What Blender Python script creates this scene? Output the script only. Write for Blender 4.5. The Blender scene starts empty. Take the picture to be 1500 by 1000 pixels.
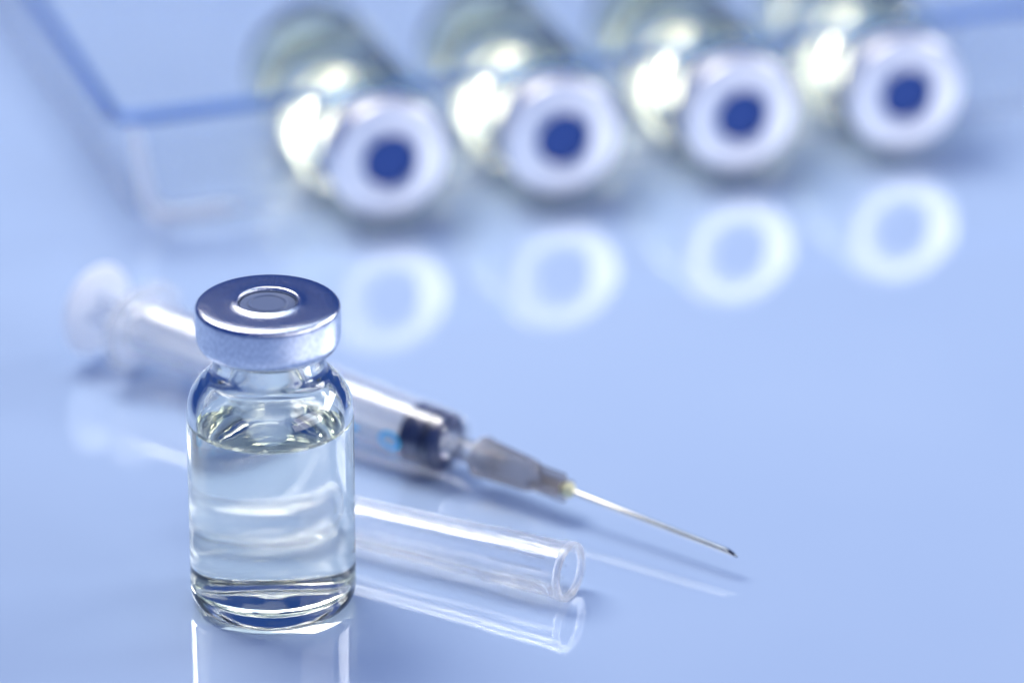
import bpy, bmesh, math, random
from mathutils import Vector, Matrix, Euler
random.seed(7)
R = math.radians
MM = 0.001
scene = bpy.context.scene
COL = scene.collection

# ------------------------------------------------------------------ camera
cam_d = bpy.data.cameras.new('camera')
cam = bpy.data.objects.new('camera', cam_d)
COL.objects.link(cam)
cam.location = (23.2*MM, -469.9*MM, 246.0*MM)
cam.rotation_euler = (R(65.0), 0, 0)
cam_d.sensor_width = 36.0
cam_d.lens = 192.0
cam_d.clip_start = 0.02
cam_d.clip_end = 20.0
cam_d.dof.use_dof = True
cam_d.dof.focus_distance = 0.5225
cam_d.dof.aperture_fstop = 11.2
cam_d.dof.aperture_blades = 0
scene.camera = cam

# ------------------------------------------------------------------ world: the blue light of the studio
world = bpy.data.worlds.new('World')
scene.world = world
world.use_nodes = True
bg = world.node_tree.nodes['Background']
bg.inputs['Color'].default_value = (0.04, 0.15, 0.74, 1)
bg.inputs['Strength'].default_value = 0.29

# ------------------------------------------------------------------ lamps
TGT = Vector((20*MM, 40*MM, 0))
def softbox(name, az, el, dist, sx, sy, radiance, color, target=TGT, spread=180):
    """az in degrees clockwise seen from above, 0 = on the camera's side, 90 = right, 180 = behind the things"""
    l = bpy.data.lights.new(name, 'AREA')
    l.shape = 'RECTANGLE'; l.size = sx; l.size_y = sy
    l.energy = radiance*math.pi*sx*sy
    l.color = color; l.spread = R(spread)
    o = bpy.data.objects.new(name, l); COL.objects.link(o)
    a, e = R(az), R(el)
    d = Vector((math.sin(a)*math.cos(e), -math.cos(a)*math.cos(e), math.sin(e)))
    o.location = target + d*dist
    o.rotation_euler = d.to_track_quat('Z', 'Y').to_euler()
    return o
softbox('key_softbox', -128, 56, 0.38, 0.19, 0.185, 3.1, (1.0, 0.95, 0.87), Vector((52*MM, 46*MM, 0)), 95)
softbox('top_softbox', 180, 66, 0.70, 0.50, 0.26, 2.8, (0.72, 0.86, 1.0))
softbox('front_softbox', 8, 42, 0.75, 0.34, 0.16, 1.8, (0.97, 0.97, 1.0))
softbox('strip_light', 113, 28, 0.60, 0.24, 0.12, 13.0, (0.98, 0.98, 1.0))
softbox('side_panel_light', 62, 26, 0.65, 0.56, 0.17, 4.6, (1.0, 0.98, 1.0))

scene.view_settings.view_transform = 'Standard'
scene.view_settings.look = 'None'
scene.view_settings.exposure = 0.29
scene.view_settings.gamma = 1.0
scene.view_settings.use_curve_mapping = False
scene.render.engine = 'CYCLES'
cy = scene.cycles
cy.use_denoising = True
cy.max_bounces = 40; cy.transmission_bounces = 36; cy.glossy_bounces = 14
cy.diffuse_bounces = 5; cy.transparent_max_bounces = 16
cy.caustics_reflective = False; cy.caustics_refractive = True
cy.blur_glossy = 0.3
cy.sample_clamp_indirect = 40.0

# ------------------------------------------------------------------ materials
def newmat(name):
    m = bpy.data.materials.new(name); m.use_nodes = True
    nt = m.node_tree
    for n in list(nt.nodes): nt.nodes.remove(n)
    out = nt.nodes.new('ShaderNodeOutputMaterial')
    return m, nt, out
def node(nt, typ, **kw):
    n = nt.nodes.new(typ)
    for k, v in kw.items():
        if k.startswith('_'): setattr(n, k[1:], v)
        else: n.inputs[k.replace('__', ' ')].default_value = v
    return n
def principled(name, color, rough=0.5, metallic=0.0, ior=1.5, trans=0.0, **extra):
    m, nt, out = newmat(name)
    p = nt.nodes.new('ShaderNodeBsdfPrincipled')
    p.inputs['Base Color'].default_value = (*color, 1)
    p.inputs['Roughness'].default_value = rough
    p.inputs['Metallic'].default_value = metallic
    p.inputs['IOR'].default_value = ior
    p.inputs['Transmission Weight'].default_value = trans
    for k, v in extra.items(): p.inputs[k].default_value = v
    nt.links.new(p.outputs[0], out.inputs[0])
    return m, nt, p
def glassmat(name, color, ior, rough=0.0, bump=None, milk=0.0, milk_col=(0.9, 0.93, 0.97), thin=0.0):
    m, nt, out = newmat(name)
    g = nt.nodes.new('ShaderNodeBsdfGlass')
    g.distribution = 'GGX'
    g.inputs['Color'].default_value = (*color, 1)
    g.inputs['IOR'].default_value = ior
    g.inputs['Roughness'].default_value = rough
    if thin > 0:
        tp = node(nt, 'ShaderNodeBsdfTransparent'); mt = node(nt, 'ShaderNodeMixShader', Fac=thin)
        nt.links.new(g.outputs[0], mt.inputs[1]); nt.links.new(tp.outputs[0], mt.inputs[2])
        body = mt.outputs[0]
    else:
        body = g.outputs[0]
    if milk > 0:
        tr = node(nt, 'ShaderNodeBsdfTranslucent', Color=(*milk_col, 1)); df = node(nt, 'ShaderNodeBsdfDiffuse', Color=(*milk_col, 1))
        m1 = node(nt, 'ShaderNodeMixShader', Fac=0.5); m2 = node(nt, 'ShaderNodeMixShader', Fac=milk)
        nt.links.new(tr.outputs[0], m1.inputs[1]); nt.links.new(df.outputs[0], m1.inputs[2])
        nt.links.new(body, m2.inputs[1]); nt.links.new(m1.outputs[0], m2.inputs[2]); nt.links.new(m2.outputs[0], out.inputs[0])
    else:
        nt.links.new(body, out.inputs[0])
    if bump:
        sc, dist, stretch = bump
        tc = nt.nodes.new('ShaderNodeTexCoord')
        mp = nt.nodes.new('ShaderNodeMapping'); mp.inputs['Scale'].default_value = stretch
        nz = node(nt, 'ShaderNodeTexNoise', Scale=sc, Detail=2.0)
        b = node(nt, 'ShaderNodeBump', Strength=1.0, Distance=dist)
        nt.links.new(tc.outputs['Object'], mp.inputs[0]); nt.links.new(mp.outputs[0], nz.inputs['Vector'])
        nt.links.new(nz.outputs['Fac'], b.inputs['Height']); nt.links.new(b.outputs[0], g.inputs['Normal'])
    return m

M = {}
M['glass'] = glassmat('vial_glass', (0.985, 0.991, 0.974), 1.51, 0.0, (260, 0.00003, (1, 1, 0.35)))
M['wet_glass'] = glassmat('glass_against_liquid', (0.985, 0.99, 0.962), 1.51/1.335)
m, nt, out = newmat('liquid_against_glass')
tp = node(nt, 'ShaderNodeBsdfTransparent', Color=(1, 1, 1, 1)); nt.links.new(tp.outputs[0], out.inputs[0])
M['liquid_side'] = m
M['olive_glass'] = glassmat('olive_tinged_glass', (0.962, 0.97, 0.925), 1.51, 0.0, (260, 0.00003, (1, 1, 0.35)))
M['yellow_liquid'] = glassmat('yellowish_liquid', (0.988, 0.991, 0.97), 1.335)
M['liquid'] = glassmat('clear_liquid', (0.988, 0.992, 0.976), 1.335)
M['clear_plastic'] = glassmat('clear_plastic', (0.985, 0.988, 0.992), 1.42, 0.10, (420, 0.00006, (1, 1, 0.2)), 0.02, thin=0.66)
M['tray_plastic'] = glassmat('tray_plastic', (0.985, 0.99, 0.995), 1.24, 0.03, (110, 0.00006, (1, 1, 1)), thin=0.86)
M['edge_plastic'] = glassmat('tray_edge_plastic', (0.985, 0.99, 1.0), 1.45, 0.10, None, 0.03, thin=0.55)
M['rim_plastic'] = glassmat('tray_rim_plastic', (0.52, 0.68, 0.93), 1.48, 0.05, thin=0.12)
M['cap_plastic'] = glassmat('needle_cap_plastic', (0.985, 0.988, 0.995), 1.42, 0.08, (300, 0.00012, (1, 1, 0.12)), 0.035, thin=0.5)
M['frosted'] = glassmat('frosted_plastic', (0.985, 0.99, 0.995), 1.42, 0.12, None, 0.22, thin=0.45)
M['highlight_plastic'] = glassmat('tray_highlight_plastic', (0.985, 0.99, 1.0), 1.5, 0.12, None, 0.75, (0.93, 0.95, 0.98))  # milky white for the bead that stands in for the corner highlight
M['hub_plastic'] = glassmat('smoky_hub_plastic', (0.88, 0.87, 0.875), 1.45, 0.09, None, 0.20, (0.46, 0.45, 0.48), thin=0.15)
M['tip_plastic'] = glassmat('luer_tip_plastic', (0.985, 0.988, 0.992), 1.4, 0.1, None, 0.14)
m, nt, out = newmat('milky_plastic')
tr = node(nt, 'ShaderNodeBsdfTranslucent', Color=(0.92, 0.94, 0.97, 1)); p = node(nt, 'ShaderNodeBsdfPrincipled', Roughness=0.3, IOR=1.47)
p.inputs['Base Color'].default_value = (0.88, 0.91, 0.95, 1)
mx = node(nt, 'ShaderNodeMixShader', Fac=0.62)
nt.links.new(p.outputs[0], mx.inputs[1]); nt.links.new(tr.outputs[0], mx.inputs[2]); nt.links.new(mx.outputs[0], out.inputs[0])
M['white_plastic'] = m
M['rubber_navy'], _, _ = principled('dark_rubber', (0.008, 0.026, 0.11), 0.3, ior=1.5)
M['rubber_grey'], nt, p = principled('grey_rubber', (0.085, 0.12, 0.225), 0.42, ior=1.5)
M['rubber_blue'], nt, p = principled('blue_rubber', (0.03, 0.085, 0.33), 0.5, ior=1.45)
M['ink'], _, _ = principled('cyan_ink', (0.0, 0.60, 0.98), 0.4)
M['glue'], _, _ = principled('yellow_glue', (0.72, 0.70, 0.42), 0.35)
M['steel'], _, _ = principled('needle_steel', (0.58, 0.55, 0.49), 0.13, 1.0)
M['bore'], _, _ = principled('needle_bore', (0.02, 0.02, 0.022), 0.5, 0.6)

def aluminium(name):
    m, nt, p = principled(name, (0.80, 0.81, 0.84), 0.20, 1.0)
    tc = nt.nodes.new('ShaderNodeTexCoord')
    mp = nt.nodes.new('ShaderNodeMapping'); mp.inputs['Scale'].default_value = (1.0, 0.34, 0.30)
    n1 = node(nt, 'ShaderNodeTexNoise', Scale=7600.0, Detail=3.0, Roughness=0.7)
    nt.links.new(tc.outputs['Object'], mp.inputs[0]); nt.links.new(mp.outputs[0], n1.inputs['Vector'])
    cr = nt.nodes.new('ShaderNodeValToRGB')      # rolling grain of the sheet metal
    cr.color_ramp.elements[0].position = 0.40; cr.color_ramp.elements[0].color = (0.52, 0.56, 0.66, 1)
    cr.color_ramp.elements[1].position = 0.60; cr.color_ramp.elements[1].color = (0.80, 0.84, 0.92, 1)
    nt.links.new(n1.outputs['Fac'], cr.inputs['Fac']); nt.links.new(cr.outputs[0], p.inputs['Base Color'])
    b = node(nt, 'ShaderNodeBump', Strength=1.0, Distance=0.00004)
    nt.links.new(n1.outputs['Fac'], b.inputs['Height'])
    nt.links.new(b.outputs[0], p.inputs['Normal'])
    return m
M['aluminium'] = aluminium('brushed_aluminium')
M['satin'], _, _ = principled('satin_aluminium', (0.88, 0.88, 0.91), 0.34, 0.85)

# glossy pale blue table
m, nt, p = principled('glossy_blue_table', (0.50, 0.62, 0.86), 0.03, ior=2.35)
tc = nt.nodes.new('ShaderNodeTexCoord')
n = node(nt, 'ShaderNodeTexNoise', Scale=18.0, Detail=3.0)
cr = nt.nodes.new('ShaderNodeValToRGB')
cr.color_ramp.elements[0].position = 0.3; cr.color_ramp.elements[0].color = (0.39, 0.51, 0.72, 1)
cr.color_ramp.elements[1].position = 0.7; cr.color_ramp.elements[1].color = (0.415, 0.535, 0.74, 1)
nt.links.new(tc.outputs['Object'], n.inputs['Vector']); nt.links.new(n.outputs['Fac'], cr.inputs['Fac'])
nt.links.new(cr.outputs[0], p.inputs['Base Color'])
# a few dust specks and hairline scratches in the polish
vo = node(nt, 'ShaderNodeTexVoronoi', Scale=70.0); vo.feature = 'F1'
nt.links.new(tc.outputs['Object'], vo.inputs['Vector'])
sp = nt.nodes.new('ShaderNodeSeparateColor'); nt.links.new(vo.outputs['Color'], sp.inputs[0])
sz = node(nt, 'ShaderNodeMath', _operation='MULTIPLY'); nt.links.new(sp.outputs[0], sz.inputs[0]); sz.inputs[1].default_value = 0.022
lt = node(nt, 'ShaderNodeMath', _operation='LESS_THAN'); nt.links.new(vo.outputs['Distance'], lt.inputs[0]); nt.links.new(sz.outputs[0], lt.inputs[1])
f2 = node(nt, 'ShaderNodeMath', _operation='MULTIPLY'); nt.links.new(lt.outputs[0], f2.inputs[0]); f2.inputs[1].default_value = 0.6
mxs = nt.nodes.new('ShaderNodeMix'); mxs.data_type = 'RGBA'
nt.links.new(f2.outputs[0], mxs.inputs[0]); nt.links.new(cr.outputs[0], mxs.inputs[6]); mxs.inputs[7].default_value = (0.16, 0.20, 0.30, 1)
nt.links.new(mxs.outputs[2], p.inputs['Base Color'])
mp = nt.nodes.new('ShaderNodeMapping'); mp.inputs['Scale'].default_value = (1.0, 0.02, 1.0); mp.inputs['Rotation'].default_value = (0, 0, R(24))
ns = node(nt, 'ShaderNodeTexNoise', Scale=900.0, Detail=2.0)
nt.links.new(tc.outputs['Object'], mp.inputs[0]); nt.links.new(mp.outputs[0], ns.inputs['Vector'])
mrr = node(nt, 'ShaderNodeMapRange'); mrr.inputs['From Min'].default_value = 0.70; mrr.inputs['From Max'].default_value = 0.78
mrr.inputs['To Min'].default_value = 0.03; mrr.inputs['To Max'].default_value = 0.16
nt.links.new(ns.outputs['Fac'], mrr.inputs['Value']); nt.links.new(mrr.outputs[0], p.inputs['Roughness'])
M['table'] = m

# ------------------------------------------------------------------ helpers
def arc(cx, cz, r, a0, a1, n):
    return [(cx + r*math.cos(R(a0+(a1-a0)*i/n)), cz + r*math.sin(R(a0+(a1-a0)*i/n))) for i in range(n+1)]
def spline(pts, k=5):
    """Catmull-Rom through the profile points"""
    out = []
    n = len(pts)
    for i in range(n-1):
        p0 = Vector(pts[max(i-1, 0)]); p1 = Vector(pts[i]); p2 = Vector(pts[i+1]); p3 = Vector(pts[min(i+2, n-1)])
        L = (p2-p1).length
        t1 = (p2-p0); t2 = (p3-p1)
        t1 = t1.normalized()*L if t1.length > 0 else t1
        t2 = t2.normalized()*L if t2.length > 0 else t2
        for j in range(k):
            t = j/k
            h = (2*t**3-3*t*t+1)*p1 + (t**3-2*t*t+t)*t1 + (-2*t**3+3*t*t)*p2 + (t**3-t*t)*t2
            out.append((max(h.x, 0.0), h.y))
    out.append(tuple(pts[-1]))
    return out
def spline3(pts, k=5):
    out = []; n = len(pts)
    for i in range(n-1):
        p0, p1, p2, p3 = [Vector(pts[min(max(i+d, 0), n-1)]) for d in (-1, 0, 1, 2)]
        for j in range(k):
            t = j/k
            out.append(0.5*((2*p1) + (p2-p0)*t + (2*p0-5*p1+4*p2-p3)*t*t + (3*p1-p0-3*p2+p3)*t**3))
    out.append(Vector(pts[-1]))
    return out
def lathe(bm, prof, seg=96, closed=False, cx=0, cy=0):
    """turn a profile of (radius, height) in mm round the z axis; points on the axis close the surface"""
    rings = []
    for r, z in prof:
        if r < 1e-4: rings.append([bm.verts.new((cx*MM, cy*MM, z*MM))])
        else: rings.append([bm.verts.new(((cx+r*math.cos(2*math.pi*i/seg))*MM, (cy+r*math.sin(2*math.pi*i/seg))*MM, z*MM)) for i in range(seg)])
    pairs = list(zip(rings, rings[1:]))
    if closed: pairs.append((rings[-1], rings[0]))
    for a, b in pairs:
        for i in range(seg):
            j = (i+1) % seg
            if len(a) == 1 and len(b) == 1: continue
            if len(a) == 1: bm.faces.new((a[0], b[i], b[j]))
            elif len(b) == 1: bm.faces.new((a[i], a[j], b[0]))
            else: bm.faces.new((a[i], a[j], b[j], b[i]))
def box(bm, x0, x1, y0, y1, z0, z1):
    v = [bm.verts.new((x*MM, y*MM, z*MM)) for x in (x0, x1) for y in (y0, y1) for z in (z0, z1)]
    for f in ((0,1,3,2),(4,6,7,5),(0,4,5,1),(2,3,7,6),(0,2,6,4),(1,5,7,3)): bm.faces.new([v[i] for i in f])
def finish(name, bm, mat, parent=None, sharp=40, smooth=True):
    bmesh.ops.recalc_face_normals(bm, faces=bm.faces)
    me = bpy.data.meshes.new(name); bm.to_mesh(me); bm.free()
    if smooth:
        me.shade_smooth()
        me.set_sharp_from_angle(angle=R(sharp))
    me.materials.append(mat)
    o = bpy.data.objects.new(name, me); COL.objects.link(o)
    if parent: o.parent = parent
    return o
def lathe_obj(name, prof, mat, parent=None, seg=96, closed=False, sharp=40):
    bm = bmesh.new(); lathe(bm, prof, seg, closed)
    return finish(name, bm, mat, parent, sharp)
def thing(name, label, cat, loc=(0,0,0), rot=(0,0,0), group=None):
    o = bpy.data.objects.new(name, None); COL.objects.link(o)
    o.empty_display_size = 0.005
    o.location = [c*MM for c in loc]; o.rotation_euler = rot
    o['label'] = label; o['category'] = cat
    if group: o['group'] = group
    return o

# ------------------------------------------------------------------ table
bm = bmesh.new(); box(bm, -900, 900, -700, 1100, -12, 0)
table = finish('table', bm, M['table'], smooth=False)
table['kind'] = 'structure'

# ------------------------------------------------------------------ vials
INNER = [(0, 1.5), (3.0, 1.36), (5.2, 1.25), (6.2, 1.45), (6.75, 1.95), (6.95, 2.8), (6.97, 4.0), (6.97, 10.0), (6.97, 17.5), (6.95, 19.0),
         (6.75, 20.4), (6.2, 21.5), (5.4, 22.3), (4.4, 23.0), (3.8, 23.7), (3.6, 24.6), (3.6, 26.0), (3.6, 29.4)]
OUTER = [(0, 0.75), (3.0, 0.55), (5.2, 0.16), (6.2, 0.0), (7.0, 0.12), (7.6, 0.55), (7.9, 1.3), (7.95, 2.2), (7.95, 4.0), (7.95, 10.0), (7.95, 18.0), (7.93, 19.6),
         (7.72, 21.1), (7.15, 22.3), (6.45, 23.05), (5.85, 23.5), (5.48, 23.95), (5.32, 24.6), (5.30, 26.2)]
def build_glass(root, mat=None):
    prof = spline(OUTER, 5)
    prof += arc(5.75, 26.75, 0.45, 180, 110, 4)
    prof += [(6.1, 27.3), (6.3, 27.5), (6.3, 29.6), (6.1, 29.85), (3.85, 29.85)]
    prof += list(reversed(spline(INNER, 5)))
    return lathe_obj('glass_bottle', prof, mat or M['glass'], root, 128, sharp=50)
def inner_radius(z):
    for (r0, z0), (r1, z1) in zip(INNER, INNER[1:]):
        if z0 <= z <= z1 and z1 > z0 and z > 1.9: return r0 + (r1-r0)*(z-z0)/(z1-z0)
    return 6.8
def wet(o, is_wet):
    """the stretch of inner wall that touches the liquid refracts from glass to liquid, not to air"""
    o.data.materials.append(M['wet_glass'])
    for f in o.data.polygons:
        c = f.center/MM; r = math.hypot(c.x, c.y)
        if c.z > 1.12 and r < inner_radius(c.z)+0.2 and is_wet(c): f.material_index = 1
def clear_sides(o, is_surface):
    o.data.materials.append(M['liquid_side'])
    for f in o.data.polygons:
        if not is_surface(f.center/MM, f.normal): f.material_index = 1
def build_cap(root, mat, w=0.0):
    prof = [(2.78+w, 30.47), (2.78+w, 30.72)] + arc(3.06+w, 30.74, 0.28, 180, 60, 6) + [(3.38+w, 30.92), (3.62+w, 30.86), (4.0+w, 30.83), (5.0, 30.826), (5.6, 30.815), (6.0, 30.79), (6.2, 30.755)]
    prof += arc(6.28, 30.14, 0.60, 80, 0, 10)
    prof += [(6.88, 29.4), (6.88, 28.1)] + spline([(6.87, 27.8), (6.82, 27.35), (6.66, 26.9), (6.36, 26.5), (6.0, 26.32)], 4)
    prof += [(5.88, 26.35), (5.9, 26.5), (6.3, 26.8), (6.45, 27.4), (6.5, 27.8), (6.55, 29.9), (6.3, 30.3), (5.4, 30.465)]
    return lathe_obj('crimp_cap', prof, mat, root, 128, closed=True, sharp=60)
def build_stopper(root, mat, w=0.0):
    prof = [(0, 30.66), (1.60, 30.66), (1.70, 30.75), (1.84, 30.75), (1.94, 30.65), (2.6+w, 30.64), (2.74+w, 30.45), (5.2, 30.44), (6.2, 30.2), (6.25, 29.9), (3.95, 29.88), (3.58, 29.3), (3.57, 25.6),
            (3.3, 25.3), (2.4, 25.3), (2.2, 27.0), (0, 27.0)]
    return lathe_obj('rubber_stopper', prof, mat, root, 96, sharp=35)
def cavity(level):
    """inner wall profile up to a height, a hair clear of the glass"""
    p = []
    for r, z in spline(INNER, 5):
        if z > level: break
        p.append((max(r - 0.02, 0), z + 0.02))
    return p

vial = thing('glass_vial', 'upright glass vial with silver crimped cap and pale liquid, the only one standing', 'vial', (0.13, -1.05, 0))
vial.scale = (1.006, 1.006, 1.022)
bottle = build_glass(vial)
wet(bottle, lambda c: c.z < 19.05)
lv = 18.2
prof = cavity(lv)
prof += [(6.945, 19.05), (6.88, 19.0), (6.75, 18.78), (6.5, 18.52), (6.1, 18.36), (5.4, 18.27), (4.2, 18.22), (0, 18.2)]
liq = lathe_obj('liquid', prof, M['liquid'], vial, 128, sharp=60)
clear_sides(liq, lambda c, n: n.z > 0.05 and c.z > 17.5 and math.hypot(c.x, c.y) < 6.94)
build_stopper(vial, M['rubber_grey'])
build_cap(vial, M['aluminium'])

# four vials lying in the tray, necks in the notches of its front wall
TRAY_YAW = R(18.2)
P0 = Vector((-20.2, 83.5, 0))
EX = Vector((math.cos(TRAY_YAW), math.sin(TRAY_YAW), 0)); EY = Vector((-math.sin(TRAY_YAW), math.cos(TRAY_YAW), 0))
US = [29.1, 49.9, 70.7, 91.4]
AXIS_Z = 8.4
labels = ['blue centred lying vial at the left end of the row, nearest the empty tray corner',
          'blue centred lying vial, second in the row from the empty tray corner',
          'blue centred lying vial, third in the row from the empty tray corner',
          'blue centred lying vial at the right end of the row, farthest from the empty corner']
LEVEL = 5.2
def lying_vial():
    root = thing('lying_vial', '', 'vial', group='vials lying in a row in the clear tray')
    g_ = build_glass(root, M['olive_glass'])
    wet(g_, lambda c: c.y < LEVEL and c.z < 25.25)
    bm = bmesh.new(); lathe(bm, cavity(25.2) + [(0, 25.18)], 96)
    bmesh.ops.recalc_face_normals(bm, faces=bm.faces)
    g = bmesh.ops.bisect_plane(bm, geom=bm.verts[:]+bm.edges[:]+bm.faces[:], plane_co=(0, LEVEL*MM, 0), plane_no=(0, 1, 0), clear_outer=True)
    ed = [e for e in g['geom_cut'] if isinstance(e, bmesh.types.BMEdge)]
    bmesh.ops.holes_fill(bm, edges=ed, sides=0)
    l_ = finish('liquid', bm, M['yellow_liquid'], root, 50)
    clear_sides(l_, lambda c, n: n.y > 0.95 and abs(c.y-LEVEL) < 0.01)
    build_stopper(root, M['rubber_blue'], 0.3)
    build_cap(root, M['satin'], 0.3)
    return root
first = lying_vial()
roots = [first]
for k in range(1, 4):
    r = first.copy(); COL.objects.link(r)
    for ch in first.children:
        c = ch.copy(); COL.objects.link(c); c.parent = r
    roots.append(r)
for k, (r, u) in enumerate(zip(roots, US)):
    r['label'] = labels[k]
    base = P0 + EX*u + EY*(-6.3 + 30.9)
    yaw = TRAY_YAW + R([0.6, -0.4, 0.5, -0.8][k])
    # one vial turned a little round its own axis would tilt its liquid, so only the heading varies
    r.rotation_euler = (R(90), 0, yaw)
    r.location = (base.x*MM, base.y*MM, AXIS_Z*MM)

# ------------------------------------------------------------------ tray
TW, TD = 132.0, 100.0
def rounded_rect(inset, rad, fine=0.8):
    """points (u, v) of a rounded rectangle, same count for every inset; the front side is sampled finely"""
    pts = []
    x0, x1, y0, y1 = inset, TW-inset, inset, TD-inset
    nf, nb, ns, nc = 180, 24, 16, 8
    for i in range(nf+1): pts.append((12 + (TW-24)*i/nf, y0))
    def corner(cx, cy, a0):
        for i in range(nc+1):
            a = R(a0 + 90*i/nc); pts.append((cx+rad*math.cos(a), cy+rad*math.sin(a)))
    corner(x1-rad, y0+rad, -90)
    corner(x1-rad, y1-rad, 0)
    corner(x0+rad, y1-rad, 90)
    corner(x0+rad, y0+rad, 180)
    return pts
def front_top(u):
    z = 14.0
    for c in US:
        d = abs(u-c)
        if d < 6.8: z = min(z, max(0.75, AXIS_Z - math.sqrt(7.9**2 - d*d)))
        elif d < 7.6: z = min(z, 4.4 + (14.0-4.4)*((d-6.8)/0.8)**0.5)
    return z
prof = [(7.0, 0.25), (5.4, 0.3), (4.4, 0.6), (3.8, 1.2), (3.5, 2.1), (3.2, 3.6), (2.6, 6.5), (2.1, 9.0), (1.6, 11.5), (1.25, 13.2), (1.05, 13.75), (0.75, 14.0), (0.1, 14.0), (-0.5, 13.85), (-0.8, 13.4), (-0.95, 12.7), (-1.0, 11.8)]
bm = bmesh.new()
loops = []
for ins, z in prof:
    rad = 2.6 + 0.45*max(ins, 0) if ins < 6 else 4.0
    lp = []
    for i, (u, v) in enumerate(rounded_rect(ins, rad)):
        zz = z
        if i <= 180: zz = 0.25 + (z-0.25)*(front_top(u)-0.25)/(14.0-0.25)
        lp.append(bm.verts.new((u*MM, v*MM, zz*MM)))
    loops.append(lp)
for a, b in zip(loops, loops[1:]):
    n_ = len(a)
    for i in range(n_):
        j = (i+1) % n_
        bm.faces.new((a[i], a[j], b[j], b[i]))
bm.faces.new(loops[0])
tray = finish('plastic_tray', bm, M['tray_plastic'], sharp=60)
md = tray.modifiers.new('shell', 'SOLIDIFY'); md.thickness = 0.3*MM; md.offset = 0
tray.location = (P0.x*MM, P0.y*MM, 0.0001); tray.rotation_euler = (0, 0, TRAY_YAW)
tray['label'] = 'clear thin plastic tray with a rounded corner and raised rim holding the lying vials'
tray['category'] = 'tray'

# rolled rim of the tray: a solid bead along the top edge
path = []
for i, (u, v) in enumerate(rounded_rect(0.1, 2.6)):
    path.append(Vector((u, v, 14.5)))
bm = bmesh.new(); rings = []
for i, p in enumerate(path):
    t = (path[(i+1) % len(path)] - path[i-1]).normalized()
    a = t.cross(Vector((0, 0, 1))).normalized(); b = a.cross(t)
    rings.append([bm.verts.new((p + a*0.7*math.cos(2*math.pi*k/12) + b*0.7*math.sin(2*math.pi*k/12))*MM) for k in range(12)])
for i in range(len(rings)):
    A, B = rings[i], rings[(i+1) % len(rings)]
    for k in range(12): bm.faces.new((A[k], A[(k+1) % 12], B[(k+1) % 12], B[k]))
finish('rolled_rim', bm, M['rim_plastic'], tray, 60)
# clear plastic bead added where wall and floor meet, to catch highlights
path = [Vector((u, v, 0.95)) for u, v in rounded_rect(3.7, 4.2)]
bm = bmesh.new(); rings = []
for i, p in enumerate(path):
    t = (path[(i+1) % len(path)] - path[i-1]).normalized()
    a = t.cross(Vector((0, 0, 1))).normalized(); b = a.cross(t)
    rings.append([bm.verts.new((p + a*0.8*math.cos(2*math.pi*k/12) + b*0.8*math.sin(2*math.pi*k/12))*MM) for k in range(12)])
for i in range(len(rings)):
    A, B = rings[i], rings[(i+1) % len(rings)]
    for k in range(12): bm.faces.new((A[k], A[(k+1) % 12], B[(k+1) % 12], B[k]))
finish('floor_edge', bm, M['edge_plastic'], tray, 60)

# white bead added in place of a highlight, near left corner and along front
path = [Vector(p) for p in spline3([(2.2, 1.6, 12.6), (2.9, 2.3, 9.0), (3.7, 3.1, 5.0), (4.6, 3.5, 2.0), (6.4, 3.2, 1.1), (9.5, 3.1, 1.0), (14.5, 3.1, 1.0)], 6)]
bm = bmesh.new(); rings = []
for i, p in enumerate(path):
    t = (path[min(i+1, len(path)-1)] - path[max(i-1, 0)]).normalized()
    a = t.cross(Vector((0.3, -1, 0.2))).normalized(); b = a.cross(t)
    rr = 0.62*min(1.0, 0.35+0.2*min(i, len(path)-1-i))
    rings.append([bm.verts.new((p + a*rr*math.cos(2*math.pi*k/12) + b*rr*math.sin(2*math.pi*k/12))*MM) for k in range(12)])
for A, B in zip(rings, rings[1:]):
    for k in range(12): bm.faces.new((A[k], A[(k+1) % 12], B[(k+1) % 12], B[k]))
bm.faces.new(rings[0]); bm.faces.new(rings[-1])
finish('corner_highlight', bm, M['highlight_plastic'], tray, 60)

# ------------------------------------------------------------------ syringe
FL = Vector((-14.9, 49.2, 5.4))      # centre of the finger flange
FR = Vector((17.1, 24.9, 3.75))      # front end of the barrel
ax = (FR-FL); BL = ax.length; ax.normalize()
zq = ax
xq = Vector((0, 0, 1)).cross(zq).normalized()      # horizontal across the axis
yq = zq.cross(xq)                                  # close to straight up
rotm = Matrix((xq, yq, zq)).transposed()
syr = thing('syringe', 'clear plastic syringe with dark stopper and bare steel needle lying behind the upright vial', 'syringe', FL, rotm.to_euler())
RB = 3.35
bar = [(RB, 0.0), (RB, BL-0.9), (RB-0.04, BL-0.25), (RB-0.14, BL-0.08), (RB-0.3, BL), (2.55, BL), (2.4, BL-0.1), (2.4, BL-0.38), (RB-0.85, BL-0.42), (RB-0.38, BL-0.7), (RB-0.32, BL-2.0), (RB-0.32, 0.0)]
barrel = lathe_obj('barrel', bar, M['clear_plastic'], syr, 96, closed=True, sharp=35)
# luer tip
tip = [(0.55, BL-0.4), (1.36, BL-0.4), (1.36, BL+0.15), (1.3, BL+0.3), (1.22, BL+0.6), (1.15, BL+6.0), (0.6, BL+6.0)]
lathe_obj('luer_tip', tip, M['tip_plastic'], syr, 64, closed=True)
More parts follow.
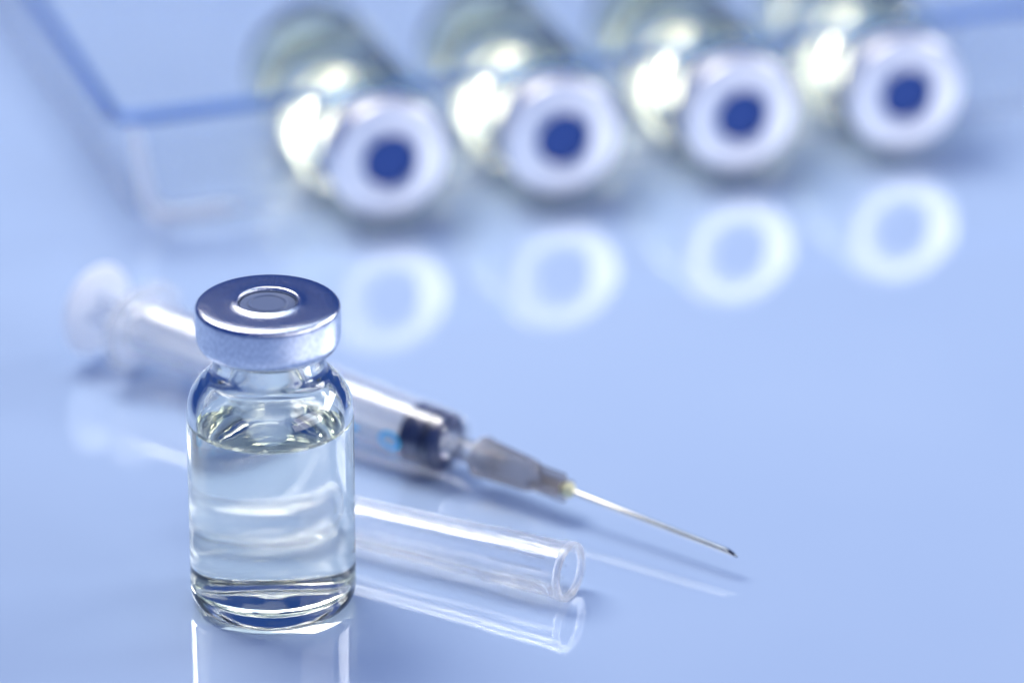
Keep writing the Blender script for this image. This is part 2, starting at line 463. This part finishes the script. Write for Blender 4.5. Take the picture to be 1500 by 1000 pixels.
# finger flange: a wide plate with two wings
def plate(name, hx, hy, z0, z1, hole, mat, parent, power=2.6):
    bm = bmesh.new(); seg = 72
    def ring(rx, ry, z, pw):
        out = []
        for i in range(seg):
            a = 2*math.pi*i/seg; c, s = math.cos(a), math.sin(a)
            out.append(bm.verts.new((rx*math.copysign(abs(c)**(2/pw), c)*MM, ry*math.copysign(abs(s)**(2/pw), s)*MM, z*MM)))
        return out
    e = 0.25
    rs = [ring(hole, hole, z0, 2), ring(hx-e, hy-e, z0, power), ring(hx, hy, z0+e, power), ring(hx, hy, z1-e, power), ring(hx-e, hy-e, z1, power), ring(hole, hole, z1, 2)]
    for a, b in zip(rs, rs[1:]+rs[:1]):
        for i in range(seg):
            j = (i+1) % seg; bm.faces.new((a[i], a[j], b[j], b[i]))
    return finish(name, bm, mat, parent, 50)
plate('finger_flange', 5.7, 4.6, -1.4, -0.01, 2.75, M['frosted'], syr, 2.3)
# plunger: cross shaped rod, thumb rest, rubber stopper
plunger = bpy.data.objects.new('plunger', None)
bm = bmesh.new()
box(bm, -2.35, 2.35, -0.4, 0.4, -6.4, BL-5.05)
box(bm, -0.4, 0.4, 0.4, 2.35, -6.4, BL-5.05); box(bm, -0.4, 0.4, -2.35, -0.4, -6.4, BL-5.05)
plunger = finish('plunger', bm, M['white_plastic'], syr, smooth=False)
th = [(0, -7.7)] + [(4.3, -7.7)] + arc(4.4, -7.1, 0.6, -90, 90, 8) + [(2.6, -6.45), (0, -6.45)]
lathe_obj('thumb_rest', th, M['white_plastic'], plunger, 72)
ri = RB-0.34
st = [(0, BL-4.7), (ri-0.5, BL-4.7), (ri-0.05, BL-4.6), (ri, BL-4.5), (ri, BL-4.2), (ri-0.1, BL-4.05), (ri-0.28, BL-3.9), (ri-0.3, BL-3.0), (ri-0.12, BL-2.85), (ri, BL-2.7), (ri, BL-2.2), (ri-0.15, BL-2.05), (ri-0.7, BL-1.95), (ri-0.7, BL-1.45), (ri-0.15, BL-1.35), (ri-0.02, BL-1.2), (ri-0.06, BL-0.65), (ri-0.3, BL-0.48), (0, BL-0.46)]
lathe_obj('rubber_stopper', st, M['rubber_navy'], plunger, 72, sharp=50)
# printed scale, thin ink just proud of the barrel
def ink_stroke(bm, pts, w, r):
    """pts: (along the axis mm, round the barrel mm); 0 round = facing the camera side"""
    n = len(pts); row = []
    for i, (a, s) in enumerate(pts):
        p = Vector(pts[max(i-1, 0)]); q = Vector(pts[min(i+1, n-1)])
        if pts[0] == pts[-1] and i in (0, n-1): p = Vector(pts[-2]); q = Vector(pts[1])
        t = (q-p).normalized(); nn = Vector((-t.y, t.x))*w/2
        quad = []
        for sg in (1, -1):
            for rr in (r, r+0.03):
                aa, ss = a+nn.x*sg, s+nn.y*sg
                ang = INK0 + ss/r
                quad.append(bm.verts.new((rr*math.cos(ang)*MM, rr*math.sin(ang)*MM, aa*MM)))
        row.append(quad)
    for A, B in zip(row, row[1:]):
        for i, j in ((0, 1), (1, 3), (3, 2), (2, 0)): bm.faces.new((A[i], A[j], B[j], B[i]))
    if pts[0] != pts[-1]:
        for A in (row[0], row[-1]): bm.faces.new((A[0], A[1], A[3], A[2]))
# the side of the barrel that faces the camera is local -x or +x: pick it from the world direction
side = -1 if xq.y > 0 else 1
INK0 = math.pi if side < 0 else 0.0
INK0 += 0.0
def digit(ch, a):
    bm = bmesh.new()
    if ch == '0':
        pts = [(a + 1.15*math.cos(2*math.pi*i/28), 0.8*math.sin(2*math.pi*i/28)) for i in range(29)]; pts[-1] = pts[0]
    elif ch == '1':
        pts = [(a-0.6, 0.45), (a-1.1, 0.0)] + [(a-1.1+2.2*i/6, 0.0) for i in range(1, 7)]
    else:
        pts = [(a-0.6, 0.75), (a-0.95, 0.6), (a-1.12, 0.1), (a-1.0, -0.5), (a-0.6, -0.75), (a-0.1, -0.5), (a+1.1, 0.8), (a+1.1, 0.3), (a+1.1, -0.3), (a+1.1, -0.85)]
    ink_stroke(bm, pts, 0.42, RB+0.01)
    o = finish('scale_digit', bm, M['ink'], barrel, smooth=False); return o
digit('0', BL-5.35); digit('1', BL-10.45); digit('2', BL-15.55)
for k in range(16):
    bm = bmesh.new(); a = BL-5.35-1.02*k; lo = 2.6 if k % 5 else 1.7
    ink_stroke(bm, [(a, side*-1*(lo + (4.0-lo)*i/8)) for i in range(9)], 0.2, RB+0.01)
    finish('scale_mark', bm, M['ink'], barrel, smooth=False)
# needle hub
H0 = BL+3.6
hub_prof = [(1.4, H0), (2.0, H0), (2.12, H0+0.15), (2.12, H0+0.75), (2.0, H0+1.0), (1.72, H0+6.0), (1.6, H0+6.6), (1.3, H0+7.3), (0.95, H0+7.7), (0.78, H0+7.95), (0.74, H0+10.9), (0.4, H0+10.9), (0.4, H0+7.0), (1.15, H0+5.9), (1.32, H0+2.6)]
hub = lathe_obj('needle_hub', hub_prof, M['hub_plastic'], syr, 64, closed=True, sharp=35)
for k in range(4):
    bm = bmesh.new(); box(bm, 0.68, 1.55, -0.2, 0.2, H0+7.2, H0+10.7)
    o = finish('hub_fin', bm, M['hub_plastic'], hub, smooth=False); o.rotation_euler = (0, 0, R(90*k))
lathe_obj('glue_bead', [(0, H0+10.4), (0.5, H0+10.4)] + arc(0, H0+11.1, 0.8, -60, 60, 10) + [(0.28, H0+11.92), (0, H0+11.95)], M['glue'], hub, 48)
# needle: hollow, cut off at a slant
NL0, NL1 = H0+8.0, BL+35.3
bm = bmesh.new(); seg = 32; ro, rin = 0.265, 0.15
def bev(x, y): return NL1 - 1.5*(0.5 + 0.5*(y/ro))*1.0
rows = []
for (r, zf) in ((ro, None), (ro, 'tip'), (rin, 'tip'), (rin, 'deep')):
    row = []
    for i in range(seg):
        a = 2*math.pi*i/seg; x, y = r*math.cos(a), r*math.sin(a)
        z = NL0 if zf is None else (bev(x, y) if zf == 'tip' else NL1-3.0)
        row.append(bm.verts.new((x*MM, y*MM, z*MM)))
    rows.append(row)
for a, b in zip(rows, rows[1:]):
    for i in range(seg):
        j = (i+1) % seg; bm.faces.new((a[i], a[j], b[j], b[i]))
bm.faces.new(rows[0]); bm.faces.new(rows[-1])
nd = finish('needle', bm, M['steel'], syr, 50)
nd.data.materials.append(M['bore'])
for f in nd.data.polygons:
    if f.index >= 2*seg and f.index < 3*seg: f.material_index = 1

# ------------------------------------------------------------------ needle cap
E1 = Vector((28.9, -1.2, 2.9)); E0 = Vector((8.2, 9.9, 2.62))
d = (E1-E0); d.normalize()
zq2 = d; xq2 = Vector((0,0,1)).cross(zq2).normalized(); yq2 = zq2.cross(xq2)
NC = 37.5
start = E1 - d*NC
ncap = thing('needle_cap', 'clear plastic needle cap, open end to the right, lying in front of the syringe', 'needle cap', start, Matrix((xq2, yq2, zq2)).transposed().to_euler())
out = [(0, 0)] + arc(1.6, 0.7, 0.7, -90, 0, 5) + [(2.45, 4.0), (2.55, 20.0), (2.62, NC-9.3), (2.72, NC-8.9)] + [(2.72+0.02*i/14, NC-8.9+7.1*i/14) for i in range(1, 15)] + [(2.92, NC-1.2), (2.95, NC-0.5), (2.85, NC-0.06), (2.7, NC)]
inn = [(2.3, NC), (2.2, NC-0.3), (2.12, NC-8.6), (1.95, NC-9.2), (1.85, 20.0), (1.7, 4.0), (1.2, 1.2), (0, 1.0)]
bm = bmesh.new(); lathe(bm, out+inn, 96)
for v in bm.verts:
    zz = v.co.z/MM
    th_ = math.atan2(v.co.y, v.co.x)
    if 3.0 < zz < NC-9.0:          # faint drawn-plastic flutes along the sheath
        k = 1 + 0.004*math.cos(18*th_) + 0.003*math.cos(11*th_+1.0)
        v.co.x *= k; v.co.y *= k
    if NC-9.4 < zz < NC-0.9:
        rr = math.hypot(v.co.x, v.co.y)
        if rr > 2.4*MM:
            k = 1 + random.uniform(-0.022, 0.022)
            v.co.x *= k; v.co.y *= k
finish('sheath', bm, M['cap_plastic'], ncap, 40)
# frosted collar round the mouth
lathe_obj('mouth_rim', [(2.46, NC-0.55), (2.96, NC-0.55), (2.99, NC-0.3), (2.95, NC+0.05), (2.8, NC+0.12), (2.55, NC+0.08), (2.44, NC-0.1)], M['frosted'], ncap, 72, closed=True)
# short grip ribs outside the mouth
for k in range(14):
    bm = bmesh.new(); box(bm, 2.66, 2.84, -0.11, 0.11, NC-7.6+0.5*(k % 2), NC-1.9)
    o = finish('grip_rib', bm, M['cap_plastic'], ncap, smooth=False); o.rotation_euler = (0, 0, 2*math.pi*k/14+0.1)
